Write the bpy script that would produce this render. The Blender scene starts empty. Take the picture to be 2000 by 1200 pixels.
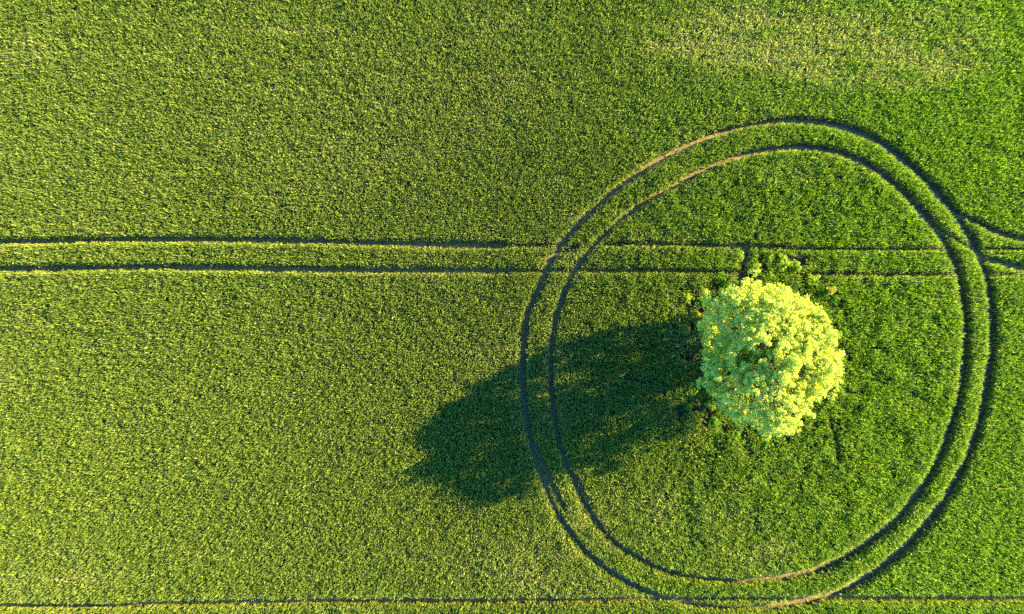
import bpy, math, random
import numpy as np
from mathutils import Vector

# ------------------------------------------------------------------ camera, world, sun
S = 26.7                      # photo pixels (of 2000) per metre, measured at the top of the crop
CROP_Z = 0.95                  # height of the crop
CAM_H = 51.5
SUN_AZ, SUN_EL = 19.8, 21.5   # degrees: direction TO the sun, anticlockwise from +X; elevation
SUN_STRENGTH, SKY_STRENGTH, EXPOSURE = 5.0, 0.09, 2.93

scene = bpy.context.scene
COL = scene.collection
cam_d = bpy.data.cameras.new("camera")
cam = bpy.data.objects.new("camera", cam_d); COL.objects.link(cam)
cam.location = (0, 0, CAM_H); cam.rotation_euler = (0, 0, 0)
cam_d.sensor_fit = 'HORIZONTAL'
cam_d.angle_x = 2 * math.atan((1000 / S) / (CAM_H - CROP_Z))
cam_d.clip_start = 0.1; cam_d.clip_end = 6000
scene.camera = cam

w = bpy.data.worlds.new("World"); scene.world = w; w.use_nodes = True
nt = w.node_tree; nt.nodes.clear()
sky = nt.nodes.new('ShaderNodeTexSky'); sky.sky_type = 'NISHITA'; sky.sun_disc = False
sky.sun_elevation = math.radians(SUN_EL); sky.sun_rotation = math.radians(90 - SUN_AZ)
bg = nt.nodes.new('ShaderNodeBackground'); bg.inputs['Strength'].default_value = SKY_STRENGTH
wo = nt.nodes.new('ShaderNodeOutputWorld')
tint = nt.nodes.new('ShaderNodeVectorMath'); tint.operation = 'MULTIPLY'; tint.inputs[1].default_value = (0.24, 0.80, 1.4)
nt.links.new(sky.outputs[0], tint.inputs[0]); nt.links.new(tint.outputs[0], bg.inputs[0]); nt.links.new(bg.outputs[0], wo.inputs[0])

sd = bpy.data.lights.new("sun", 'SUN'); sd.energy = SUN_STRENGTH; sd.angle = math.radians(0.5)
sd.color = (1.0, 0.84, 0.34)
so = bpy.data.objects.new("sun", sd); COL.objects.link(so)
az, el = math.radians(SUN_AZ), math.radians(SUN_EL)
to_sun = Vector((math.cos(az) * math.cos(el), math.sin(az) * math.cos(el), math.sin(el)))
so.rotation_euler = to_sun.to_track_quat('Z', 'Y').to_euler(); so.location = to_sun * 100

vs = scene.view_settings
vs.view_transform = 'Standard'; vs.look = 'None'; vs.gamma = 1.0; vs.exposure = EXPOSURE
vs.use_curve_mapping = False
scene.cycles.max_bounces = 6; scene.cycles.diffuse_bounces = 3; scene.cycles.transmission_bounces = 4
scene.cycles.use_denoising = False

rng = np.random.default_rng(11)
def P(px, py): return ((px - 1000) / S, (600 - py) / S)

# ------------------------------------------------------------------ helpers
def tag(o, label=None, cat=None, group=None, kind=None):
    if label: o['label'] = label
    if cat: o['category'] = cat
    if group: o['group'] = group
    if kind: o['kind'] = kind
    return o
def link(name, me, parent=None):
    o = bpy.data.objects.new(name, me); COL.objects.link(o)
    if parent: o.parent = parent
    return o
def mesh_np(name, verts, polys, mat, tint=None, smooth=False):
    """verts (n,3); polys: list of int arrays (m,k); tint (n,3) colour per vertex."""
    me = bpy.data.meshes.new(name)
    me.vertices.add(len(verts)); me.vertices.foreach_set('co', np.ascontiguousarray(verts, np.float32).ravel())
    loops = np.concatenate([p.ravel() for p in polys]).astype(np.int32)
    sizes = np.concatenate([np.full(len(p), p.shape[1]) for p in polys])
    starts = np.concatenate([[0], np.cumsum(sizes)[:-1]]).astype(np.int32)
    me.loops.add(len(loops)); me.loops.foreach_set('vertex_index', loops)
    me.polygons.add(len(starts)); me.polygons.foreach_set('loop_start', starts)
    if tint is not None:
        a = me.color_attributes.new('tint', 'FLOAT_COLOR', 'POINT')
        c = np.ones((len(verts), 4), np.float32); c[:, :3] = tint
        a.data.foreach_set('color', c.ravel())
    me.update(calc_edges=True)
    if smooth: me.polygons.foreach_set('use_smooth', np.ones(len(starts), bool))
    me.materials.append(mat)
    return me
_lat = {}
def vnoise(x, y, scale, seed):
    """smooth value noise in 0..1"""
    if seed not in _lat: _lat[seed] = np.random.default_rng(seed).random((256, 256))
    L = _lat[seed]; u = x / scale + 1000.37; v = y / scale + 1000.71
    i = np.floor(u).astype(int); j = np.floor(v).astype(int); fu = u - i; fv = v - j
    fu = fu * fu * (3 - 2 * fu); fv = fv * fv * (3 - 2 * fv)
    a = L[i % 256, j % 256]; b = L[(i + 1) % 256, j % 256]; c = L[i % 256, (j + 1) % 256]; d = L[(i + 1) % 256, (j + 1) % 256]
    return (a * (1 - fu) + b * fu) * (1 - fv) + (c * (1 - fu) + d * fu) * fv

# ------------------------------------------------------------------ materials
def new_mat(name):
    m = bpy.data.materials.new(name); m.use_nodes = True
    n = m.node_tree; n.nodes.clear()
    return m, n, n.nodes.new('ShaderNodeOutputMaterial')
def leaf_mat(name, trans=0.35, rough=0.5, spec=0.35, tcol=(0.9, 1.0, 0.3)):
    m, n, out = new_mat(name)
    at = n.nodes.new('ShaderNodeAttribute'); at.attribute_name = 'tint'
    geo = n.nodes.new('ShaderNodeNewGeometry')
    nz = n.nodes.new('ShaderNodeTexNoise'); nz.inputs['Scale'].default_value = 9; nz.inputs['Detail'].default_value = 3
    n.links.new(geo.outputs['Position'], nz.inputs['Vector'])
    mr = n.nodes.new('ShaderNodeMapRange'); mr.inputs[3].default_value = 0.82; mr.inputs[4].default_value = 1.18
    n.links.new(nz.outputs[0], mr.inputs[0])
    mul = n.nodes.new('ShaderNodeVectorMath'); mul.operation = 'SCALE'
    n.links.new(at.outputs['Color'], mul.inputs[0]); n.links.new(mr.outputs[0], mul.inputs['Scale'])
    pb = n.nodes.new('ShaderNodeBsdfPrincipled'); pb.inputs['Roughness'].default_value = rough
    pb.inputs['Specular IOR Level'].default_value = spec
    n.links.new(mul.outputs[0], pb.inputs['Base Color'])
    tm = n.nodes.new('ShaderNodeVectorMath'); tm.operation = 'MULTIPLY'; tm.inputs[1].default_value = tcol
    n.links.new(mul.outputs[0], tm.inputs[0])
    tr = n.nodes.new('ShaderNodeBsdfTranslucent'); n.links.new(tm.outputs[0], tr.inputs[0])
    mx = n.nodes.new('ShaderNodeMixShader'); mx.inputs[0].default_value = trans
    n.links.new(pb.outputs[0], mx.inputs[1]); n.links.new(tr.outputs[0], mx.inputs[2]); n.links.new(mx.outputs[0], out.inputs[0])
    return m
def soil_mat(name, c1, c2, outer=None):
    m, n, out = new_mat(name)
    geo = n.nodes.new('ShaderNodeNewGeometry')
    n1 = n.nodes.new('ShaderNodeTexNoise'); n1.inputs['Scale'].default_value = 1.7; n1.inputs['Detail'].default_value = 9; n1.inputs['Roughness'].default_value = 0.72
    n2 = n.nodes.new('ShaderNodeTexNoise'); n2.inputs['Scale'].default_value = 14; n2.inputs['Detail'].default_value = 6
    for q in (n1, n2): n.links.new(geo.outputs['Position'], q.inputs['Vector'])
    cr = n.nodes.new('ShaderNodeValToRGB'); cr.color_ramp.elements[0].position = 0.3; cr.color_ramp.elements[1].position = 0.7
    cr.color_ramp.elements[0].color = (*c1, 1); cr.color_ramp.elements[1].color = (*c2, 1)
    n.links.new(n1.outputs[0], cr.inputs[0])
    pb = n.nodes.new('ShaderNodeBsdfPrincipled'); pb.inputs['Roughness'].default_value = 0.95
    pb.inputs['Specular IOR Level'].default_value = 0.15
    colour = cr.outputs[0]
    if outer:
        # beyond the sown plants the same field goes on: crop green, by world position
        ab = n.nodes.new('ShaderNodeVectorMath'); ab.operation = 'ABSOLUTE'; n.links.new(geo.outputs['Position'], ab.inputs[0])
        sx = n.nodes.new('ShaderNodeSeparateXYZ'); n.links.new(ab.outputs[0], sx.inputs[0])
        yo = n.nodes.new('ShaderNodeMath'); yo.operation = 'ADD'; yo.inputs[1].default_value = 16.0; n.links.new(sx.outputs[1], yo.inputs[0])
        sp = n.nodes.new('ShaderNodeMath'); sp.operation = 'MAXIMUM'; n.links.new(sx.outputs[0], sp.inputs[0]); n.links.new(yo.outputs[0], sp.inputs[1])
        mr = n.nodes.new('ShaderNodeMapRange'); mr.inputs[1].default_value = 49.3; mr.inputs[2].default_value = 50.2
        n.links.new(sp.outputs['Value'], mr.inputs[0])
        g = n.nodes.new('ShaderNodeValToRGB'); g.color_ramp.elements[0].color = (0.008, 0.02, 0.003, 1); g.color_ramp.elements[1].color = (0.06, 0.095, 0.012, 1)
        n.links.new(n2.outputs[0], g.inputs[0])
        mx = n.nodes.new('ShaderNodeMix'); mx.data_type = 'RGBA'
        n.links.new(mr.outputs[0], mx.inputs[0]); n.links.new(colour, mx.inputs[6]); n.links.new(g.outputs[0], mx.inputs[7])
        colour = mx.outputs[2]
    n.links.new(colour, pb.inputs['Base Color'])
    bp = n.nodes.new('ShaderNodeBump'); bp.inputs['Strength'].default_value = 0.8; bp.inputs['Distance'].default_value = 0.06
    n.links.new(n2.outputs[0], bp.inputs['Height']); n.links.new(bp.outputs[0], pb.inputs['Normal'])
    n.links.new(pb.outputs[0], out.inputs[0])
    return m
def bark_mat(name, c1, c2):
    m, n, out = new_mat(name)
    geo = n.nodes.new('ShaderNodeTexCoord')
    nz = n.nodes.new('ShaderNodeTexNoise'); nz.inputs['Scale'].default_value = 6; nz.inputs['Detail'].default_value = 8
    n.links.new(geo.outputs['Object'], nz.inputs['Vector'])
    cr = n.nodes.new('ShaderNodeValToRGB'); cr.color_ramp.elements[0].color = (*c1, 1); cr.color_ramp.elements[1].color = (*c2, 1)
    n.links.new(nz.outputs[0], cr.inputs[0])
    pb = n.nodes.new('ShaderNodeBsdfPrincipled'); pb.inputs['Roughness'].default_value = 0.9
    n.links.new(cr.outputs[0], pb.inputs['Base Color'])
    bp = n.nodes.new('ShaderNodeBump'); bp.inputs['Strength'].default_value = 0.7; n.links.new(nz.outputs[0], bp.inputs['Height'])
    n.links.new(bp.outputs[0], pb.inputs['Normal']); n.links.new(pb.outputs[0], out.inputs[0])
    return m
M_CROP = leaf_mat('crop_leaf', trans=0.42, rough=0.55, spec=0.22)
M_TREE = leaf_mat('young_tree_leaf', trans=0.30, rough=0.65, spec=0.05, tcol=(0.80, 1.0, 0.15))
M_SHRUB = leaf_mat('weed_leaf', trans=0.35, rough=0.6, spec=0.12)
M_GROUND = soil_mat('field_soil', (0.045, 0.035, 0.022), (0.12, 0.085, 0.05), outer=True)
M_TRACK = soil_mat('packed_track_soil', (0.060, 0.042, 0.022), (0.23, 0.155, 0.08))
M_BARK = bark_mat('bark', (0.03, 0.022, 0.014), (0.09, 0.065, 0.04))
M_TWIG = bark_mat('pale_twig', (0.14, 0.09, 0.05), (0.26, 0.17, 0.10))

# ------------------------------------------------------------------ the wheel tracks (photo points laid on the field)
OUT_RING = [(1032,616),(1042,590),(1055,560),(1070,524),(1085,500),(1102,473),(1121,450),(1148,420),(1178,394),(1218,359),(1258,331),(1296,307),(1340,285),(1389,263),
 (1438,247),(1485,237),(1520,232),(1562,230),(1620,236),(1674,249),(1722,270),(1765,300),(1800,330),(1835,365),(1863,397),(1884,425),(1903,456),(1920,490),(1934,524),(1943,564),
 (1948,616),(1948,667),(1941,736),(1928,808),(1904,886),(1867,960),(1829,1015),(1781,1069),(1723,1118),(1664,1153),(1600,1176),(1545,1187),(1490,1192),(1419,1191),(1357,1184),
 (1300,1170),(1255,1153),(1204,1125),(1158,1090),(1128,1057),(1100,1018),(1077,974),(1061,931),(1049,893),(1038,853),(1031,815),(1026,775),(1023,729),(1024,687),(1027,645)]
IN_RING = [(1090,616),(1102,578),(1120,538),(1144,502),(1169,473),(1193,448),(1221,424),(1256,399),(1295,375),(1330,356),(1372,333),(1417,312),(1459,298),(1500,290),
 (1530,285),(1568,283),(1613,287),(1655,297),(1697,315),(1739,342),(1775,373),(1805,406),(1833,438),(1854,466),(1868,494),(1880,524),(1888,560),(1894,600),(1896,640),(1895,693),
 (1888,752),(1872,820),(1847,890),(1811,954),(1768,1010),(1716,1055),(1659,1092),(1600,1119),(1541,1131),(1480,1137),(1419,1137),(1357,1131),(1306,1118),(1260,1098),(1209,1066),
 (1174,1029),(1146,985),(1123,939),(1105,897),(1094,860),(1086,820),(1081,775),(1078,729),(1079,687),(1084,645)]
def catmull(pts, closed, step=0.25):
    pts = [Vector((*P(p[0] - 3, p[1] + 1.5),)) for p in pts]; n = len(pts); out = []
    for i in range(n if closed else n - 1):
        g = (lambda k: pts[k % n]) if closed else (lambda k: pts[min(max(k, 0), n - 1)])
        a, b, c, d = g(i - 1), g(i), g(i + 1), g(i + 2)
        m = max(1, int((c - b).length / step))
        for k in range(m):
            t = k / m
            out.append(0.5 * ((2 * b) + (c - a) * t + (2 * a - 5 * b + 4 * c - d) * t * t + (3 * b - a - 3 * c + d) * t ** 3))
    if not closed: out.append(pts[-1])
    return np.array([(v.x, v.y) for v in out])
# name, points, closed, width (m), removal (1 = bare soil, less = half grown over)
TRACKS = [
 ('outer ring', OUT_RING, True, 0.32, 1.0), ('inner ring', IN_RING, True, 0.28, 1.0),
 ('upper tramline', [(-360,472),(0,470),(160,467),(330,466),(500,467),(600,469),(700,472),(850,475),(950,477),(985,478)], False, 0.40, 1.0),
 ('upper tramline fading', [(985,478),(1040,478),(1095,477)], False, 0.16, 0.85),
 ('lower tramline', [(-360,526),(0,524),(125,522),(300,520),(500,523),(700,526),(850,527),(1000,528)], False, 0.40, 1.0),
 ('lower tramline fading', [(1000,528),(1060,528)], False, 0.17, 0.85),
 ('upper tramline in ring', [(1185,475),(1280,475),(1370,477),(1440,479),(1500,480),(1560,483)], False, 0.20, 0.85),
 ('upper tramline thin', [(1560,484),(1700,485),(1850,484)], False, 0.13, 0.9),
 ('upper tramline right', [(1935,484),(2060,485),(2360,486)], False, 0.13, 0.9),
 ('lower tramline in ring', [(1075,527),(1200,527),(1330,528),(1455,531)], False, 0.20, 0.95),
 ('lower tramline thin', [(1560,533),(1700,535),(1890,535)], False, 0.13, 0.85),
 ('lower tramline right', [(1940,535),(2060,535),(2360,535)], False, 0.13, 0.9),
 ('bottom tramline', [(-360,1190),(0,1188),(200,1188),(300,1184),(400,1182),(550,1180),(700,1178),(850,1178),(980,1177),(1150,1176),(1290,1175)], False, 0.36, 1.0),
 ('bottom tramline in ring', [(1290,1174),(1450,1174),(1600,1174),(1660,1174)], False, 0.26, 0.9),
 ('bottom tramline right', [(1660,1173),(1800,1173),(2060,1174),(2360,1174)], False, 0.36, 1.0),
 ('below frame tramline', [(-360,1240),(300,1238),(1000,1231),(1700,1228),(2360,1228)], False, 0.20, 1.0),
 ('branch a', [(1884,418),(1905,425),(1931,438),(1963,452),(2000,463),(2060,475),(2140,482)], False, 0.36, 1.0),
 ('branch b', [(1921,492),(1940,503),(1968,510),(2000,519),(2060,530)], False, 0.40, 1.0),
 ('branch c', [(1840,440),(1855,451),(1875,463),(1896,476),(1916,488)], False, 0.20, 1.0),
 ('left spur', [(1068,507),(1085,497),(1105,489),(1128,481)], False, 0.22, 0.9),
 ('double a', [(1046,868),(1062,905),(1078,940),(1091,968),(1104,990)], False, 0.26, 0.85),
 ('double b', [(1108,890),(1123,922),(1144,960),(1160,985)], False, 0.26, 0.8),
 ('lane to tree', [(1466,474),(1462,500),(1455,530),(1449,558)], False, 0.28, 0.9),
 ('slit', [(1624,800),(1628,820),(1637,855),(1643,880),(1644,900)], False, 0.12, 0.95),
 ('slit 2', [(1592,38),(1598,60),(1602,85)], False, 0.16, 0.8),
 ('slit 3', [(1497,860),(1492,885)], False, 0.25, 0.8),
 ('slit 4', [(1600,345),(1600,385)], False, 0.12, 0.7),
 ('scratch', [(1690,680),(1780,677),(1890,676)], False, 0.10, 0.6),
 ('scratch 2', [(1950,690),(2000,692),(2080,690)], False, 0.10, 0.7),
]
# distance map: signed clearance to each track on a fine grid (0.05 m)
GX0, GY0, GR = -52.0, -36.0, 0.05
NX, NY = int(104 / GR), int(72 / GR)
bare = np.zeros((NX, NY), np.float32)       # 0 = standing crop, 1 = no plant
sprout = np.zeros((NX, NY), np.float32)
edge = np.full((NX, NY), 9.0, np.float32)   # distance to the nearest track edge
for k, (nm, pts, closed, wd, rem) in enumerate(TRACKS):
    c = catmull(pts, closed, 0.06)
    wob = 1 + 0.5 * (vnoise(np.arange(len(c)) * 0.06, np.zeros(len(c)), 0.22, 30 + k) - 0.5) + 0.25 * (vnoise(np.arange(len(c)) * 0.06, np.zeros(len(c)), 0.8, 50 + k) - 0.5) + 0.35 * (vnoise(np.arange(len(c)) * 0.06, np.zeros(len(c)), 6, 90 + k) - 0.5)
    R = 0.75; K = int(R / GR)
    for (x, y), wb in zip(c, wob):
        if 'ring' == nm[-4:] and closed: wb *= 1.05 + 0.80 * min(max((x - 16) / 12, 0), 1)
        i = int((x - GX0) / GR); j = int((y - GY0) / GR)
        i0, i1, j0, j1 = max(0, i - K), min(NX, i + K + 1), max(0, j - K), min(NY, j + K + 1)
        if i1 <= i0 or j1 <= j0: continue
        gx = GX0 + np.arange(i0, i1) * GR - x; gy = GY0 + np.arange(j0, j1) * GR - y
        d = np.sqrt(gx[:, None] ** 2 + gy[None, :] ** 2) - wd * wb / 2
        v = bare[i0:i1, j0:j1]; np.maximum(v, np.where(d < 0, rem, 0), out=v)
        q = sprout[i0:i1, j0:j1]; sp = 0.14 if closed else 0.5
        q[:] = np.where(d < 0, np.where(q > 0, np.minimum(q, sp), sp), q)
        if rem > 0.8 and wd > 0.11:
            e = edge[i0:i1, j0:j1]; np.minimum(e, d, out=e)
def lookup(a, x, y):
    return a[np.clip(((x - GX0) / GR).astype(int), 0, NX - 1), np.clip(((y - GY0) / GR).astype(int), 0, NY - 1)]

# ------------------------------------------------------------------ ground and bare-soil tracks (structure)
me = mesh_np('ground', np.array([(-3000, -3000, 0), (3000, -3000, 0), (3000, 3000, 0), (-3000, 3000, 0)], float), [np.array([[0, 1, 2, 3]])], M_GROUND)
tag(link('ground', me), kind='structure')
def strip(pts, closed, wd, z, k):
    c = catmull(pts, closed, 0.3); n = len(c)
    t = (np.roll(c, -1, 0) - np.roll(c, 1, 0)) if closed else np.gradient(c, axis=0)
    t /= np.linalg.norm(t, axis=1)[:, None] + 1e-9
    nrm = np.stack([-t[:, 1], t[:, 0]], 1)
    rows = []
    prof = [(-0.5, 0.0), (-0.3, -0.0), (0.0, 0.012), (0.3, 0.0), (0.5, 0.0)]
    for s, h in prof:
        j = 0.05 * (np.random.default_rng(k * 7 + int(s * 10) + 9).random(n) - 0.5) if abs(s) == 0.5 else 0
        rows.append(np.concatenate([c + nrm * (s * wd + j * 1.0)[:, None] if abs(s) == 0.5 else c + nrm * s * wd, np.full((n, 1), z + h)], 1))
    v = np.concatenate(rows); f = []
    m = n if closed else n - 1
    for r in range(len(prof) - 1):
        i = np.arange(m); j = (i + 1) % n
        f.append(np.stack([r * n + i, r * n + j, (r + 1) * n + j, (r + 1) * n + i], 1)[:, ::-1])
    return v, f
for k, (nm, pts, closed, wd, rem) in enumerate(TRACKS):
    if rem < 0.8 or wd < 0.12: continue
    v, f = strip(pts, closed, wd + 0.03, 0.004 + 0.004 * k, k)
    tag(link('dirt_track', mesh_np('dirt_track', v, f, M_TRACK)), kind='structure')

# ------------------------------------------------------------------ the crop: every plant a tuft of bent blades
X0, X1, Y0, Y1 = -50.0, 50.0, -34.0, 34.0
ROW, STEP = 0.165, 0.085
xs = np.arange(X0, X1, STEP); ys = np.arange(Y0, Y1, ROW)
gx, gy = np.meshgrid(xs, ys); gx = gx.ravel(); gy = gy.ravel(); n = len(gx)
gx = gx + rng.uniform(-0.5, 0.5, n) * STEP * 1.6; gy = gy + rng.normal(0, 0.026, n) + 0.05 * (vnoise(gx, gy, 3, 3) - 0.5)
px = gx * S + 1000; py = 600 - gy * S
right = np.clip((px - 1020) / 720, 0, 1)
# gaps: lanes and holes
GAPS = [(1491,514,12,19),(1520,504,7,9),(1566,510,15,16),(1545,502,8,7),(1358,578,12,14),(1395,560,15,10),(1427,560,9,8),(1641,594,12,10),(1372,610,9,9),(1352,640,9,6),(1388,640,7,9),(1345,700,14,9),(1385,815,12,8),(1420,838,9,7),(1455,850,8,9),(1540,858,7,8),(1610,545,9,7),(1655,610,7,9),(1663,700,6,10),(1655,760,6,9),(1470,540,9,9),(1573,545,7,9),
        (1345,800,30,9),(1380,735,22,18),(1392,805,14,8),(1452,545,13,14),(1480,455,6,14),(1488,430,5,10),(1345,600,7,10),(1393,590,8,8),(1500,865,6,14),(1640,830,5,10),
        (1585,395,5,8),(1618,360,5,4),(1710,358,4,4),(1695,548,8,4),(1660,530,9,4),(1600,100,4,6),(1575,135,5,6),(1698,52,8,4)]
gap = np.zeros(n)
for cx, cy, rx, ry in GAPS:
    gap = np.maximum(gap, 1.25 - ((px - cx) / rx) ** 2 - ((py - cy) / ry) ** 2)
b = lookup(bare, gx, gy); ed = lookup(edge, gx, gy)
tree_near = np.exp(-(((px - 1500) / 230) ** 2 + ((py - 700) / 300) ** 2))
fine = vnoise(gx, gy, 0.26, 4); mid = vnoise(gx, gy, 1.3, 5); big = vnoise(gx, gy, 7, 6); huge = vnoise(gx, gy * 2.2, 19, 7)
streak = vnoise(gx, gy * 6, 5.0, 8)
prob = 1 - b
prob *= 1 - 0.9 * np.clip(gap * 1.5, 0, 1)
prob *= 1 - np.clip((0.17 - fine) * 5, 0, 0.8) * (0.5 + 0.5 * right)
rgh = np.clip(1.15 - np.hypot((px - 1500) / 400, (py - 680) / 460), 0, 0.35) / 0.35
prob *= 1 - rgh * np.clip((0.24 - vnoise(gx, gy, 0.5, 19)) * 6, 0, 0.8) * (0.1 + 0.9 * vnoise(gx, gy, 5, 20))
prob *= 1 - tree_near * np.clip((0.36 - vnoise(gx, gy, 0.8, 9)) * 5, 0, 0.9)
low = (b > 0.5) & (rng.random(n) < lookup(sprout, gx, gy) * (0.3 + 1.4 * vnoise(gx, gy, 0.6, 18)))
keep = (rng.random(n) < prob) | low
lowk = low[keep]
gx, gy, px, py, right, ed, tree_near, fine, mid, big, huge, streak = [a[keep] for a in (gx, gy, px, py, right, ed, tree_near, fine, mid, big, huge, streak)]
n = len(gx)
# yellowness of patches
PATCH = [(1420,75,140,50,.7),(1600,80,200,70,.7),(1830,90,110,60,.75),(1720,140,130,26,.95),(1330,90,80,14,.5),(1500,30,120,40,.5),(570,55,70,9,.8),(890,75,60,12,.5),(990,40,90,30,.3),
         (60,100,90,50,.35),(60,1120,140,50,.5),(1060,1120,110,60,.5),(1330,1010,150,80,.45),(1130,1000,60,70,.4),(1500,1070,80,40,.35),(1560,340,110,40,.25),(1350,660,40,50,.7),
         (1380,640,18,50,.8),(960,690,60,20,.3),(1120,425,40,14,.6),(1115,500,24,16,.6),(1040,480,60,10,.35),(1330,830,120,40,.2),(1030,150,70,60,.15),(1250,470,60,30,.2)]
yel = np.zeros(n)
for cx, cy, rx, ry, a in PATCH:
    yel += a * np.exp(-((px - cx) / rx) ** 2 - ((py - cy) / ry) ** 2)
yel = np.clip(yel * (0.25 + 0.9 * mid + 0.9 * (vnoise(gx, gy * 2.5, 1.1, 15) - 0.3) + 0.9 * (vnoise(gx, gy * 5, 4.0, 16) - 0.5)), 0, 1)
yel = np.clip(yel + 0.22 * (big - 0.5) + 0.25 * (huge - 0.5) * (1 - right) + 0.18 * (streak - 0.5) + 0.2 * np.exp(-np.clip(ed, 0, 9) / 0.3), 0, 1)
hgt = CROP_Z * (0.84 + 0.20 * fine + 0.13 * (mid - 0.5) + 0.10 * (big - 0.5)) * rng.uniform(0.90, 1.10, n)
hgt *= 1 - 0.45 * np.clip(1 - ed / 0.20, 0, 1)
hgt *= 1 - 0.30 * np.clip(yel - 0.4, 0, 1)
rough = np.clip(1.15 - np.hypot((px - 1500) / 400, (py - 680) / 460), 0, 0.35) / 0.35
hgt += rough * (0.24 * (vnoise(gx, gy, 0.55, 21) - 0.5) + 0.22 * (vnoise(gx, gy, 1.9, 22) - 0.5))
hgt += tree_near * 0.42 * (vnoise(gx, gy, 0.9, 12) - 0.35)
c_olive = np.array([0.220, 0.280, 0.031]); c_green = np.array([0.222, 0.345, 0.012]); c_yel = np.array([0.52, 0.50, 0.13]); c_blue = np.array([0.07, 0.17, 0.05])
base = c_olive[None] * (1 - right[:, None]) + c_green[None] * right[:, None]
base = base * (1 - 0.7 * yel[:, None]) + c_yel[None] * 0.7 * yel[:, None]
hgt = np.where(lowk, hgt * rng.uniform(0.15, 0.5, n), hgt)
lit_fringe = 0.62 * np.exp(-np.clip(ed - 0.05, 0, 9) / 0.13)[:, None]
base = base * (1 - lit_fringe) + np.array([0.42, 0.45, 0.045]) * lit_fringe  # sunlit flank of the track edges put into the blade colour
NB = 6
N = n * NB
rep = lambda a: np.repeat(a, NB, axis=0)
bx, by, bh, bc, by_ = rep(gx), rep(gy), rep(hgt), rep(base), rep(yel)
azm = rng.uniform(0, 2 * np.pi, N); reach = rng.uniform(0.05, 0.22, N) * (0.6 + 0.4 * rep(np.clip(ed / 0.3, 0, 1))); wd = rng.uniform(0.016, 0.033, N)
h = bh * rng.uniform(0.72, 1.08, N)
dx, dy = np.cos(azm), np.sin(azm)
bx = bx + dx * 0.02; by = by + dy * 0.02
ta = azm + np.pi / 2 + rng.normal(0, 0.35, N); tx, ty = np.cos(ta), np.sin(ta)
droop = rng.uniform(0.55, 1.05, N); tw = rng.normal(0, 0.35, N) * wd
V = np.empty((N, 5, 3), np.float32)
def setv(k, cx, cy, cz): V[:, k, 0] = cx; V[:, k, 1] = cy; V[:, k, 2] = cz
z0 = 0.02
setv(0, bx - tx * wd * .25, by - ty * wd * .25, z0); setv(1, bx + tx * wd * .25, by + ty * wd * .25, z0)
mx_, my_, mz = bx + dx * reach * .38, by + dy * reach * .38, h * .92
setv(2, mx_ - tx * wd * .5, my_ - ty * wd * .5, mz - tw); setv(3, mx_ + tx * wd * .5, my_ + ty * wd * .5, mz + tw)
setv(4, bx + dx * reach, by + dy * reach, h * droop)
vari = rng.normal(1, 0.17, (N, 1)).clip(0.55, 1.6)
c = bc * vari
blu = rng.random(N) < 0.10 ; c[blu] = c[blu] * 0.55 + c_blue * 0.45
dry = rng.random(N) < 0.012 + 0.14 * by_; c[dry] = np.array([0.60, 0.50, 0.20])
T = np.repeat(c[:, None, :], 5, axis=1)
stem = np.array([0.30, 0.30, 0.08])
T[:, 0:2] = T[:, 0:2] * 0.5 + stem * 0.5
T[:, 4] *= 1.1
o5 = np.arange(N)[:, None] * 5
quads = o5 + np.array([[0, 1, 3, 2]]); tris = o5 + np.array([[2, 3, 4]])
me = mesh_np('crop', V.reshape(-1, 3), [quads, tris], M_CROP, T.reshape(-1, 3))
tag(link('cereal_crop', me), 'green cereal crop covering the whole field between the wheel tracks', 'crop', kind='stuff')

# ------------------------------------------------------------------ leaves and wood for tree and shrubs
def leaf_cloud(centres, radii, counts, size, colf, seed, flat=0.8):
    r = np.random.default_rng(seed)
    idx = np.repeat(np.arange(len(centres)), counts); m = len(idx)
    d = r.normal(size=(m, 3)); d /= np.linalg.norm(d, axis=1)[:, None]
    rad = r.random(m) ** 0.45
    p = centres[idx] + d * (rad * radii[idx])[:, None] * np.array([1, 1, flat])
    nrm = d * 0.75 + r.normal(size=(m, 3)) * 0.5 + np.array([0, 0, 0.45]); nrm /= np.linalg.norm(nrm, axis=1)[:, None]
    a = np.cross(nrm, r.normal(size=(m, 3))); a /= np.linalg.norm(a, axis=1)[:, None] + 1e-9
    bb = np.cross(nrm, a)
    s = size * r.uniform(0.6, 1.35, m)[:, None]
    # a pointed leaf folded along its midrib: base, two sides, tip
    V = np.stack([p - a * s * .5, p + bb * s * .30 + nrm * s * .08, p + a * s * .55 - nrm * s * .10, p - bb * s * .30 + nrm * s * .08], 1)
    col = colf(idx, p, r)
    T = np.repeat(col[:, None, :], 4, axis=1)
    o = np.arange(m)[:, None] * 4
    return V.reshape(-1, 3), [o + np.array([[0, 1, 2]]), o + np.array([[0, 2, 3]])], T.reshape(-1, 3)
def tube(path, r0, r1, sides=7):
    path = np.array(path, float); k = len(path)
    t = np.gradient(path, axis=0); t /= np.linalg.norm(t, axis=1)[:, None] + 1e-9
    up = np.array([0.31, 0.21, 0.93]); a = np.cross(t, up); a /= np.linalg.norm(a, axis=1)[:, None] + 1e-6; b_ = np.cross(t, a)
    rr = np.linspace(r0, r1, k); th = np.linspace(0, 2 * np.pi, sides, endpoint=False)
    v = (path[:, None] + (a[:, None] * np.cos(th)[None, :, None] + b_[:, None] * np.sin(th)[None, :, None]) * rr[:, None, None]).reshape(-1, 3)
    f = []
    for i in range(k - 1):
        for j in range(sides):
            f.append((i * sides + j, i * sides + (j + 1) % sides, (i + 1) * sides + (j + 1) % sides, (i + 1) * sides + j))
    return v, np.array(f)
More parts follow.
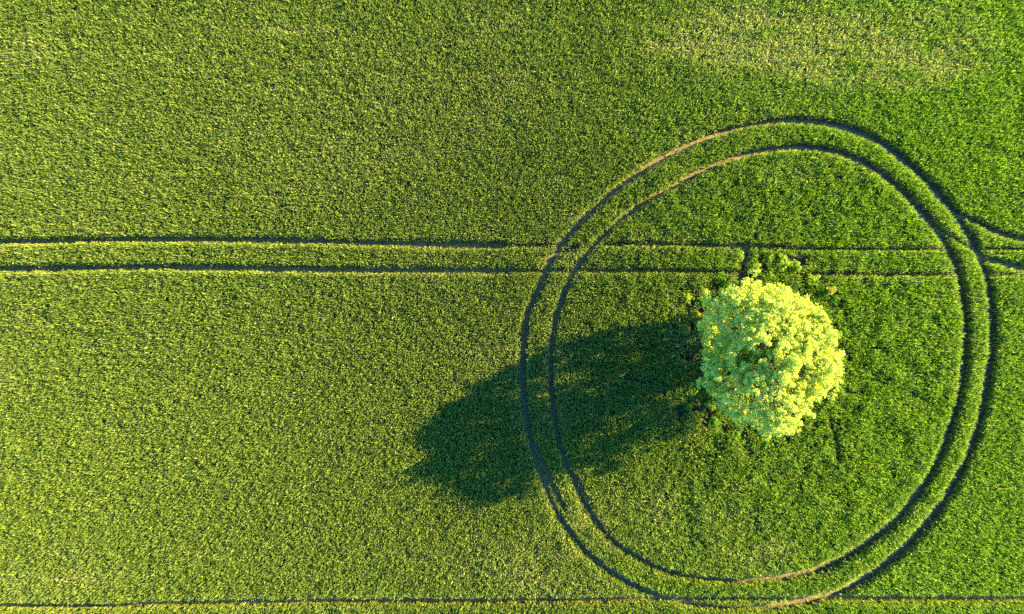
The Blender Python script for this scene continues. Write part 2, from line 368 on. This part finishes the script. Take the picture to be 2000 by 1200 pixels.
def join_tubes(ts):
    vs_, fs, o = [], [], 0
    for v, f in ts: vs_.append(v); fs.append(f + o); o += len(v)
    return np.concatenate(vs_), [np.concatenate(fs)]
def bent(p0, p1, r, k=6, amp=0.12, sag=0.0):
    p0, p1 = np.array(p0, float), np.array(p1, float); L = np.linalg.norm(p1 - p0)
    t = np.linspace(0, 1, k)[:, None]; q = p0 + (p1 - p0) * t
    off = r.normal(size=(k, 3)) * amp * L * 0.3; off[0] = 0; off[-1] = 0
    q = q + off; q[:, 2] += np.sin(t[:, 0] * np.pi) * sag * L
    return q

# ------------------------------------------------------------------ the lone tree
tx0, ty0 = P(1447, 686)
tree = link('lone_tree', None); tree.location = (tx0, ty0, 0)
tag(tree, 'tall round lone tree with sunlit yellow-green crown inside the looping wheel tracks', 'tree')
r = np.random.default_rng(5)
HC, RX, RZ = 5.5, 3.95, 4.6       # crown centre height, radii
dirs = []
nl = 420
for i in range(nl):               # even directions over the crown's surface
    zf = 1 - 2 * (i + 0.5) / nl; ph = i * 2.399963
    q = math.sqrt(1 - zf * zf); dirs.append((q * math.cos(ph), q * math.sin(ph), zf))
dirs = np.array(dirs) + r.normal(0, 0.09, (nl, 3)); dirs /= np.linalg.norm(dirs, axis=1)[:, None]
azd = np.arctan2(dirs[:, 1], dirs[:, 0])
bump_ = 1.03 + 0.06 * np.sin(3 * azd + 1) + 0.05 * np.sin(5 * azd + 2.2) + r.normal(0, 0.045, nl)
rho = np.hypot(dirs[:, 0], dirs[:, 1]); sup = (rho ** 2.5 + np.abs(dirs[:, 2]) ** 2.5) ** (1 / 2.5)   # boxier than a ball
cl = dirs / sup[:, None] * np.stack([RX * bump_, RX * 1.24 * bump_, RZ * bump_], 1) * 0.88
cl[:, 2] += HC
cl = cl[cl[:, 2] > 1.3]
top = np.array([(0.0, 0.0, HC + RZ + 0.75), (0.1, 0.1, HC + RZ + 0.35), (-0.1, 0.0, HC + RZ + 0.1), (0.35, -0.1, HC + RZ - 0.1), (0, -2.6, HC + 4.5), (0.1, -2.5, HC + 4.15), (.2, -3.9, HC + 3.6), (0, 3.4, HC + 3.7), (0, 1.8, HC + 4.5), (-0.3, 0.5, HC + RZ - .2), (-0.5, -2.1, HC + 3.75), (-0.2, -3.0, HC + 3.1), (0.4, 2.3, HC + 3.3)])
inner = r.normal(size=(40, 3)); inner /= np.linalg.norm(inner, axis=1)[:, None]; inner = inner * (r.uniform(0.3, 0.68, 40))[:, None] * np.array([RX, RX, RZ]) + np.array([0, 0, HC])
shoots = []
for q in range(26):               # boughs that reach out of the crown
    a_, zz = r.uniform(0, 2 * np.pi), r.uniform(-0.3, 1.0); qr = math.sqrt(max(0, 1 - zz * zz)) * RX
    for m_ in (0.98, 1.06, 1.13): shoots.append((math.cos(a_) * qr * m_, math.sin(a_) * qr * m_ * 1.05, HC + zz * RZ * m_))
south = np.stack([r.uniform(-1.3, 1.0, 16), r.uniform(-4.4, -3.0, 16), HC + r.uniform(2.3, 3.8, 16)], 1)
lid_a, lid_r = r.uniform(0, 2 * np.pi, 70), 3.4 * np.sqrt(r.random(70))
lid = np.stack([lid_r * np.cos(lid_a), lid_r * 1.15 * np.sin(lid_a), HC + RZ * (1 - (lid_r / 4.4) ** 2.6) ** 0.4 - 0.45], 1)
core = r.normal(size=(45, 3)) * np.array([1.5, 1.8, 1.7]) + np.array([0, 0, HC + 0.8])
cl = np.concatenate([cl, top, inner, south, lid, core, np.array(shoots)])
# thinner foliage on the south-west side, a hollow beside the leader
sw = (-cl[:, 0] * 0.35 - cl[:, 1] * 0.94) / RX
thin = np.clip((sw - 0.15) * 1.0, 0, 0.40)
sub_c, sub_r, sub_n, sub_k = [], [], [], []
for k, (c0, th) in enumerate(zip(cl, thin)):
    ns = int(8 * (1 - th)); R0 = r.uniform(0.30, 0.62) * (0.6 if cl[k, 2] > HC + RZ * 0.97 else 1)
    dd = r.normal(size=(ns, 3)); dd /= np.linalg.norm(dd, axis=1)[:, None]
    pp = c0 + dd * R0 * r.uniform(0.45, 1.05, ns)[:, None]
    for q in pp:
        sub_c.append(q); sub_r.append(r.uniform(0.12, 0.27)); sub_n.append(int(r.uniform(16, 48))); sub_k.append(k)
sub_c = np.array(sub_c); sub_r = np.array(sub_r); sub_n = np.array(sub_n); sub_k = np.array(sub_k)
tone = r.normal(1, 0.10, len(sub_c))
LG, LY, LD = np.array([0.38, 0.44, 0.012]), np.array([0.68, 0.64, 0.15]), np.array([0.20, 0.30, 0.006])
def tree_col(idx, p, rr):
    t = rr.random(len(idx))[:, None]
    # young pale leaves on the outside of the crown, darker green ones inside it
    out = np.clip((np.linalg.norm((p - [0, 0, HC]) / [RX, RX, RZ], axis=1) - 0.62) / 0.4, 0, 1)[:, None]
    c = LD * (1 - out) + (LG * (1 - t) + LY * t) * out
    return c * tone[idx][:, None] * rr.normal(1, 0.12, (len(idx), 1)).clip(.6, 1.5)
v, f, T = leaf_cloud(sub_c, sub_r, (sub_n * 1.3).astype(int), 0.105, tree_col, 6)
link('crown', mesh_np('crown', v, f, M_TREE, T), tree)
ts = [tube([(0, 0, 0), (0.03, 0.02, 0.5), (0.1, 0.0, 1.4), (0.05, 0.1, 2.6), (0.0, 0.05, 4.2), (-0.05, 0.1, 6.2), (0.05, 0.1, 8.4), (.1, .1, 9.7)], 0.36, 0.04, 10)]
tw = []
for k in range(0, len(cl)):
    c0 = cl[k]; z = np.clip(c0[2] * 0.55, 1.6, 8.0)
    rr0 = 0.09 if k % 12 == 0 else 0.016
    if k % 3: continue
    ts.append(tube(bent((0, 0.05, z), c0, r, 6, 0.10, 0.05), rr0, 0.015, 6))
link('trunk', mesh_np('trunk', *join_tubes(ts), M_BARK, smooth=True), tree)
# bare pale twigs that show through the thin side of the crown
for (qx, qy, qz) in [(-3.2, 2.2, 6.8), (-2.6, 1.6, 8.0), (-0.6, -1.9, 9.0), (-0.9, -2.7, 8.2), (0.2, -2.4, 8.9), (-2.9, 1.0, 7.6)]:
    tt = []
    c0 = np.array((qx, qy, qz))
    for q in range(4):
        e = c0 + r.normal(0, 0.38, 3) * np.array([1, 1, .5]) + np.array([0, 0, .25]); tt.append(tube(bent(c0 * np.array([.8, .8, .93]), e, r, 5, 0.12), 0.03, 0.012, 4))
    link('bare_twigs', mesh_np('bare_twigs', *join_tubes(tt), M_TWIG, smooth=True), tree)

# ------------------------------------------------------------------ weeds and shrubs round the tree
SHRUBS = [
 (1476, 524, .42, 1.0, 1, 'small yellow-green shrub above the crown beside the dark lane to the tree'),
 (1508, 500, .40, 0.9, 1, 'small light green shrub above the crown between two dark gaps'),
 (1533, 512, .62, 1.2, 1, 'broad leafy shrub just above the middle of the crown top'),
 (1560, 524, .40, 1.0, 1, 'yellowish shrub touching the upper edge of the tree crown under a dark gap'),
 (1410, 545, .45, 0.9, 0, 'dark green shrub left of the lane, above the crown upper left edge'),
 (1376, 588, .50, 0.9, 0, 'green shrub beside two dark hollows up-left of the crown'),
 (1346, 582, .30, 0.8, 1, 'small pale weed clump furthest up-left of the tree'),
 (1369, 622, .42, 0.9, 2, 'yellow weed clump against the left edge of the crown'),
 (1372, 658, .42, 0.9, 2, 'yellow weed clump where the crown meets its own shadow'),
 (1352, 766, .42, 1.0, 1, 'sunlit shrub standing alone within the tree shadow'),
 (1388, 762, .33, 1.0, 1, 'small sunlit shrub at the lower left edge of the crown'),
 (1391, 790, .40, 0.9, 1, 'sunlit round shrub lowest beside the crown in the shadow margin'),
 (1348, 798, .28, 0.7, 0, 'low dark weed clump on the lower edge of the tree shadow'),
 (1621, 568, .26, 1.3, 2, 'thin upright yellow sapling off the upper right edge of the crown'),
 (1340, 640, .38, 0.8, 2, 'dry yellow weed clump on the crop edge left of the crown, above the tree shadow'),
 (1398, 826, .36, 0.9, 0, 'green shrub under the lower left edge of the crown, below the tree shadow'),
 (1438, 848, .34, 0.9, 0, 'low dark green shrub just below the crown bottom edge'),
 (1448, 500, .26, 0.8, 1, 'small light shrub left of the dark lane, between two straight wheel tracks'),
 (1422, 556, .40, 0.9, 0, 'dark green shrub filling the corner between crown top left and the lane'),
 (1592, 545, .36, 0.9, 1, 'light green shrub against the crown at its upper right'),
 (1655, 650, .30, 0.8, 0, 'green weed clump against the right edge of the crown'),
 (1500, 868, .32, 0.9, 0, 'low green shrub below the lowest point of the crown beside a dark gap'),
 (1634, 583, .24, 0.9, 0, 'small green weed below the thin sapling right of the crown'),
]
for k, (sx, sy, R0, H0, kind, lab) in enumerate(SHRUBS):
    R0 *= 1.25; H0 *= 1.1
    x, y = P(sx, sy); rt = link('shrub', None); rt.location = (x, y, 0)
    tag(rt, lab, 'shrub', 'shrubs and weeds round the lone tree')
    q = np.random.default_rng(100 + k); m = int(14 + 40 * R0)
    d = q.normal(size=(m, 3)); d /= np.linalg.norm(d, axis=1)[:, None]; d[:, 2] = np.abs(d[:, 2]); d[:, :2] *= (1 + 0.55 * np.sin(np.arctan2(d[:, 1], d[:, 0]) * 3 + k))[:, None]
    ce = d * q.uniform(0.5, 1.0, m)[:, None] * np.array([R0 * .8, R0 * .8, H0 * .55]) + np.array([0, 0, H0 * .42])
    pal = [np.array([0.13, 0.25, 0.01]), np.array([0.28, 0.34, 0.02]), np.array([0.46, 0.38, 0.05])][kind]
    def cf(idx, p, rr, pal=pal): return pal * rr.normal(1, 0.2, (len(idx), 1)).clip(.5, 1.6)
    v, f, T = leaf_cloud(ce, np.full(m, 0.17), np.full(m, 22), 0.11, cf, 200 + k)
    link('foliage', mesh_np('foliage', v, f, M_SHRUB, T), rt)
    st = [tube(bent((q.normal(0, .04), q.normal(0, .04), 0), ce[i], q, 4, 0.1), 0.016, 0.006, 4) for i in range(0, m, 3)]
    link('stem', mesh_np('stem', *join_tubes(st), M_BARK, smooth=True), rt)
